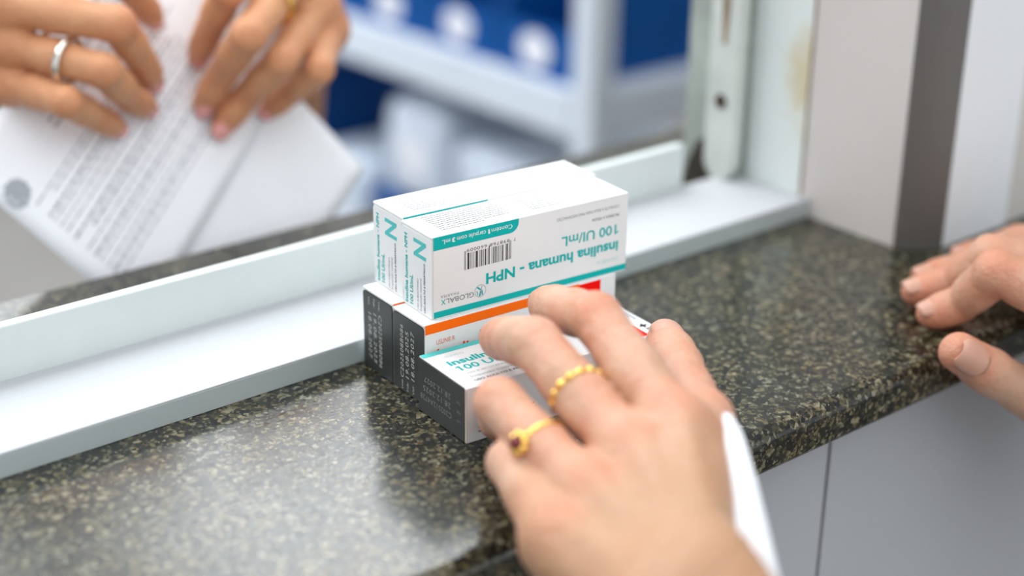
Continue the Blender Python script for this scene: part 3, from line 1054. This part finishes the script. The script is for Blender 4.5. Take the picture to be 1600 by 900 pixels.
# ---- pharmacist behind the window
staff = thing('person', 'person behind the window holding paper sheets in both hands', 'person', (0, 0, 0))
RADS = {k_: tuple(q*0.93 for q in v_) for k_, v_ in RAD.items()}
SRF = dict(i=[(-46, 299, 149), (2, 263, 146), (21, 279, 122), (34, 292, 109)],
           m=[(-55, 292, 130), (-11, 244, 122), (10, 263, 96), (22, 276, 80)],
           r=[(-52, 291, 109), (-23, 238, 101), (-1, 257, 79), (14, 269, 68)],
           p=[(-53, 293, 88), (-41, 246, 86), (-20, 257, 71), (-6, 266, 61)])
SRT = [(-95, 358, 150), (-50, 358, 165), (-15, 345, 150), (10, 331, 135)]
sr = make_hand(staff, SRF, SRT, (-135, 362, 118), (-330, 560, 60), (-0.5, -0.85, 0.1), RADS, M['skin_tan'], M['nail_tan'], 1.2,
               wrist_r=(18, 17), ulna_off=15, tendons=False)
SLF = dict(i=[(102, 273, 146), (54, 244, 131), (54, 267, 105), (53, 280, 87)],
           m=[(106, 261, 130), (54, 226, 110), (53, 254, 83), (48, 267, 64)],
           r=[(121, 263, 109), (74, 227, 93), (66, 253, 68), (54, 260, 51)],
           p=[(128, 264, 95), (98, 227, 84), (93, 249, 67), (86, 262, 55)])
SLT = [(146, 330, 138), (117, 331, 148), (86, 326, 128), (66, 316, 108)]
sl = make_hand(staff, SLF, SLT, (156, 334, 122), (219, 478, -97), (0.1, -0.85, 0.5), RADS, M['skin_tan'], M['nail_tan'], 1.2,
               wrist_r=(17, 16), ulna_off=12, tendons=False, forearm_r=20)
a, b = VA(SRF['r'][0]), VA(SRF['r'][1])
bm = bmesh.new(); torus(bm, a*0.35+b*0.65, b-a, 11.4, 2.0, 50, 10, 0, 0.6)
build('ring', bm, M['silver'], sr, smooth=True)['label'] = 'silver band'
a, b = VA(SLF['m'][0]), VA(SLF['m'][1])
bm = bmesh.new(); torus(bm, a*0.5+b*0.5, b-a, 11.6, 1.5, 50, 10)
build('ring', bm, M['gold'], sl, smooth=True)['label'] = 'gold band'

build('sleeve', tube([(-262, 490, 77), (-300, 528, 68), (-352, 585, 54)], [44, 48, 52]), M['sleeve'], staff, smooth=True)
build('sleeve', tube([(212, 460, -72), (222, 484, -108), (232, 508, -146)], [36, 39, 42]), M['sleeve'], staff, smooth=True)

# ------------------------------------------------------------------ paper sheets
def sheet(name, label, Q, e1, e2, s0, s1, t0, t1, off, curl, prints):
    Q, e1, e2 = VA(Q), unit(e1), unit(e2)
    nrm = unit((0, -1, 0.55))
    def P(s, t, lift=0.0):
        q = Q+e1*s+e2*t               # (x, z) in the tilted plane
        base = np.array((q[0], 240+0.55*q[1], q[1]))
        return base+nrm*(off+lift+curl(s, t))
    bm = bmesh.new()
    ns, nt_ = 22, 18
    g = [[bm.verts.new(P(s0+(s1-s0)*i/ns, t0+(t1-t0)*j/nt_)) for j in range(nt_+1)] for i in range(ns+1)]
    for i in range(ns):
        for j in range(nt_):
            bm.faces.new((g[i][j], g[i+1][j], g[i+1][j+1], g[i][j+1]))
    bmesh.ops.recalc_face_normals(bm, faces=bm.faces)
    bmesh.ops.solidify(bm, geom=list(bm.faces), thickness=0.18)
    o = props(build(name, bm, M['paper'], smooth=True), label, 'paper')
    if prints:
        bm = bmesh.new()
        rng = random.Random(2)
        for (a0, a1, b0, b1, rows) in prints:
            for r in range(rows):
                t = b0+(b1-b0)*r/rows+rng.uniform(-0.8, 0.8)
                if rng.random() < 0.12: continue
                x = a0+rng.choice((0, 0, 0, 12)); hl = rng.choice((0.8, 0.9, 1.5))
                while x < a1*rng.uniform(0.8, 1.0):
                    l = rng.uniform(2, 9)
                    n_ = max(1, int(l/3))
                    for k_ in range(n_):
                        xa, xb = x+l*k_/n_, x+l*(k_+1)/n_
                        bm.faces.new([bm.verts.new(P(*q, 0.35)) for q in ((xa, t), (xb, t), (xb, t+hl), (xa, t+hl))])
                    x += l+1.2
        build('printed_text', bm, M['papertext'], o)['kind'] = 'stuff'
        return o, P
    return o, P

sa, PA = sheet('paper_sheet', 'printed paper sheet with a round grey stamp, held by the hand with the silver ring', (-44, -7), (0.80, 0.60), (0.60, -0.80), 0, 200, -78, 34, 0.0,
               lambda s, t: 1.5*math.sin(s*0.018+t*0.01)-4.0*math.exp(-((t+60)/40)**2)*0.6, [(12, 150, -40, 16, 14), (50, 150, -75, -46, 8)])
bm = bmesh.new()
rng = random.Random(4)
for r_, n_ in ((0, 1), (2.6, 6), (5.2, 11)):
    for k_ in range(n_):
        q = 2*math.pi*k_/n_
        s_, t_ = 10+r_*math.cos(q)*1.15, -49+r_*math.sin(q)
        w_ = rng.uniform(1.4, 2.2)
        bm.faces.new([bm.verts.new(PA(s_+w_*math.cos(p), t_+w_*math.sin(p), 0.4)) for p in np.linspace(0, 2*math.pi, 8, endpoint=False)])
build('stamp', bm, M['papertext'], sa)
sheet('paper_sheet', 'blank white paper sheet with a free corner, partly under the printed sheet', (142, 13), (-0.56, 0.83), (-0.83, -0.56), 0, 150, 0, 160, -1.6,
      lambda s, t: -1.2+0.9*math.sin(t*0.03), None)

# ------------------------------------------------------------------ shelving behind
sh = thing('shelving_unit', 'white metal shelving unit standing behind the window', 'shelf', (808, 775, FLOOR))
def shp(name, x0, x1, y0, y1, z0, z1, b=1.5):
    return build(name, box(x0-808, x1-808, y0-775, y1-775, z0-FLOOR, z1-FLOOR, b, 1), M['shelfpaint'], sh)
YE = 2100
for x in (808, 1160):
    for y in (775, YE):
        shp('post', x, x+34, y, y+34, FLOOR, 320)
for zt in (-186, -620, -1100, 300):
    shp('shelf_board', 812, 1190, 779, YE+30, zt-8, zt)
    shp('beam', 806.5, 812.5, 809, YE, zt-56, zt+1)
    shp('beam', 842, 1160, 776, 782, zt-52, zt+1)
    shp('beam', 842, 1160, YE+20, YE+30, zt-52, zt+1)

def storage_bin(y0, first=None, label=''):
    if first is not None:
        r = first.copy(); COL.objects.link(r); r.location = Vector((818, y0, -186))*S; r['label'] = label
        for ch in list(first.children):
            c_ = ch.copy(); COL.objects.link(c_); c_.parent = r
        return r
    t = thing('storage_bin', label, 'bin', (818, y0, -186), 0, 'blue bins on the shelf')
    bm = bmesh.new()
    wd, dp, hh = 136, 300, 165
    add_box(bm, 0, dp, 0, wd, 0, 4)
    add_box(bm, dp-4, dp, 0, wd, 4, hh)
    for y in (0, wd-4):
        pr = prism([(0, 4), (dp-4, 4), (dp-4, hh), (90, hh), (0, 64)], y, y+4, 'y')
        tmp = bpy.data.meshes.new('t'); pr.to_mesh(tmp); pr.free(); bm.from_mesh(tmp); bpy.data.meshes.remove(tmp)
    add_box(bm, 0, 4, 4, wd-4, 4, 60)
    build('bin_body', bm, M['bluebin'], t)
    n_ = 24
    bm = prism([(wd/2+27*math.cos(q), 31+21*math.sin(q)) for q in np.linspace(0, 2*math.pi, n_, endpoint=False)], -1.0, 0.1, 'x')
    build('bin_label', bm, M['label'], t)
    return t
words = ('nearest the shelf post', 'second from the shelf post', 'third from the shelf post', 'fourth from the shelf post', 'fifth from the shelf post', 'sixth from the shelf post')
b0 = None
for i in range(6):
    o = storage_bin(818+i*146, b0, 'blue storage bin with white oval label, '+words[i])
    b0 = b0 or o

def pack(x0, x1, y0, y1, z0, z1, label, seed, m='wrap'):
    bm = box(-(x1-x0)/2, (x1-x0)/2, -(y1-y0)/2, (y1-y0)/2, 0, z1-z0, min(x1-x0, y1-y0, z1-z0)*0.18, 4)
    rng = random.Random(seed)
    for v in bm.verts:
        v.co += Vector((rng.uniform(-2, 2), rng.uniform(-2, 2), rng.uniform(-2, 2) if v.co.z > 5 else 0))
    t = thing('wrapped_pack', label, 'package', ((x0+x1)/2, (y0+y1)/2, z0))
    build('wrapping', bm, M[m], t, smooth=True)
    bm = box((x0-x1)/2-1.0, (x0-x1)/2+0.2, -(y1-y0)*0.22, (y1-y0)*0.22, (z1-z0)*0.3, (z1-z0)*0.7, 0.3, 1)
    build('pack_label', bm, M['label'], t)
pack(835, 1120, 1085, 1225, -430, -292, 'tall white wrapped pack on the blue crate', 1)
pack(835, 1120, 890, 1070, -430, -318, 'white wrapped pack nearer the shelf post', 2)
pack(826, 1100, 1262, 1410, -620, -405, 'white wrapped pack left of the blue crate on the lower shelf', 3)
def crate(x0, x1, y0, y1, z0, z1, label):
    t = thing('storage_crate', label, 'crate', (x0, y0, z0))
    bm = bmesh.new()
    a, b, h = x1-x0, y1-y0, z1-z0
    add_box(bm, 0, a, 0, b, 0, h-6, 3, 1)
    build('crate_body', bm, M['bluecrate'], t)
    build('crate_lid', box(-4, a+4, -4, b+4, h-6, h, 2, 1), M['bluebin'], t)
crate(830, 1120, 860, 1240, -620, -430, 'long blue lidded crate on the lower shelf')
crate(850, 1120, 1425, 1700, -620, -300, 'deep blue crate at the far end of the lower shelf')
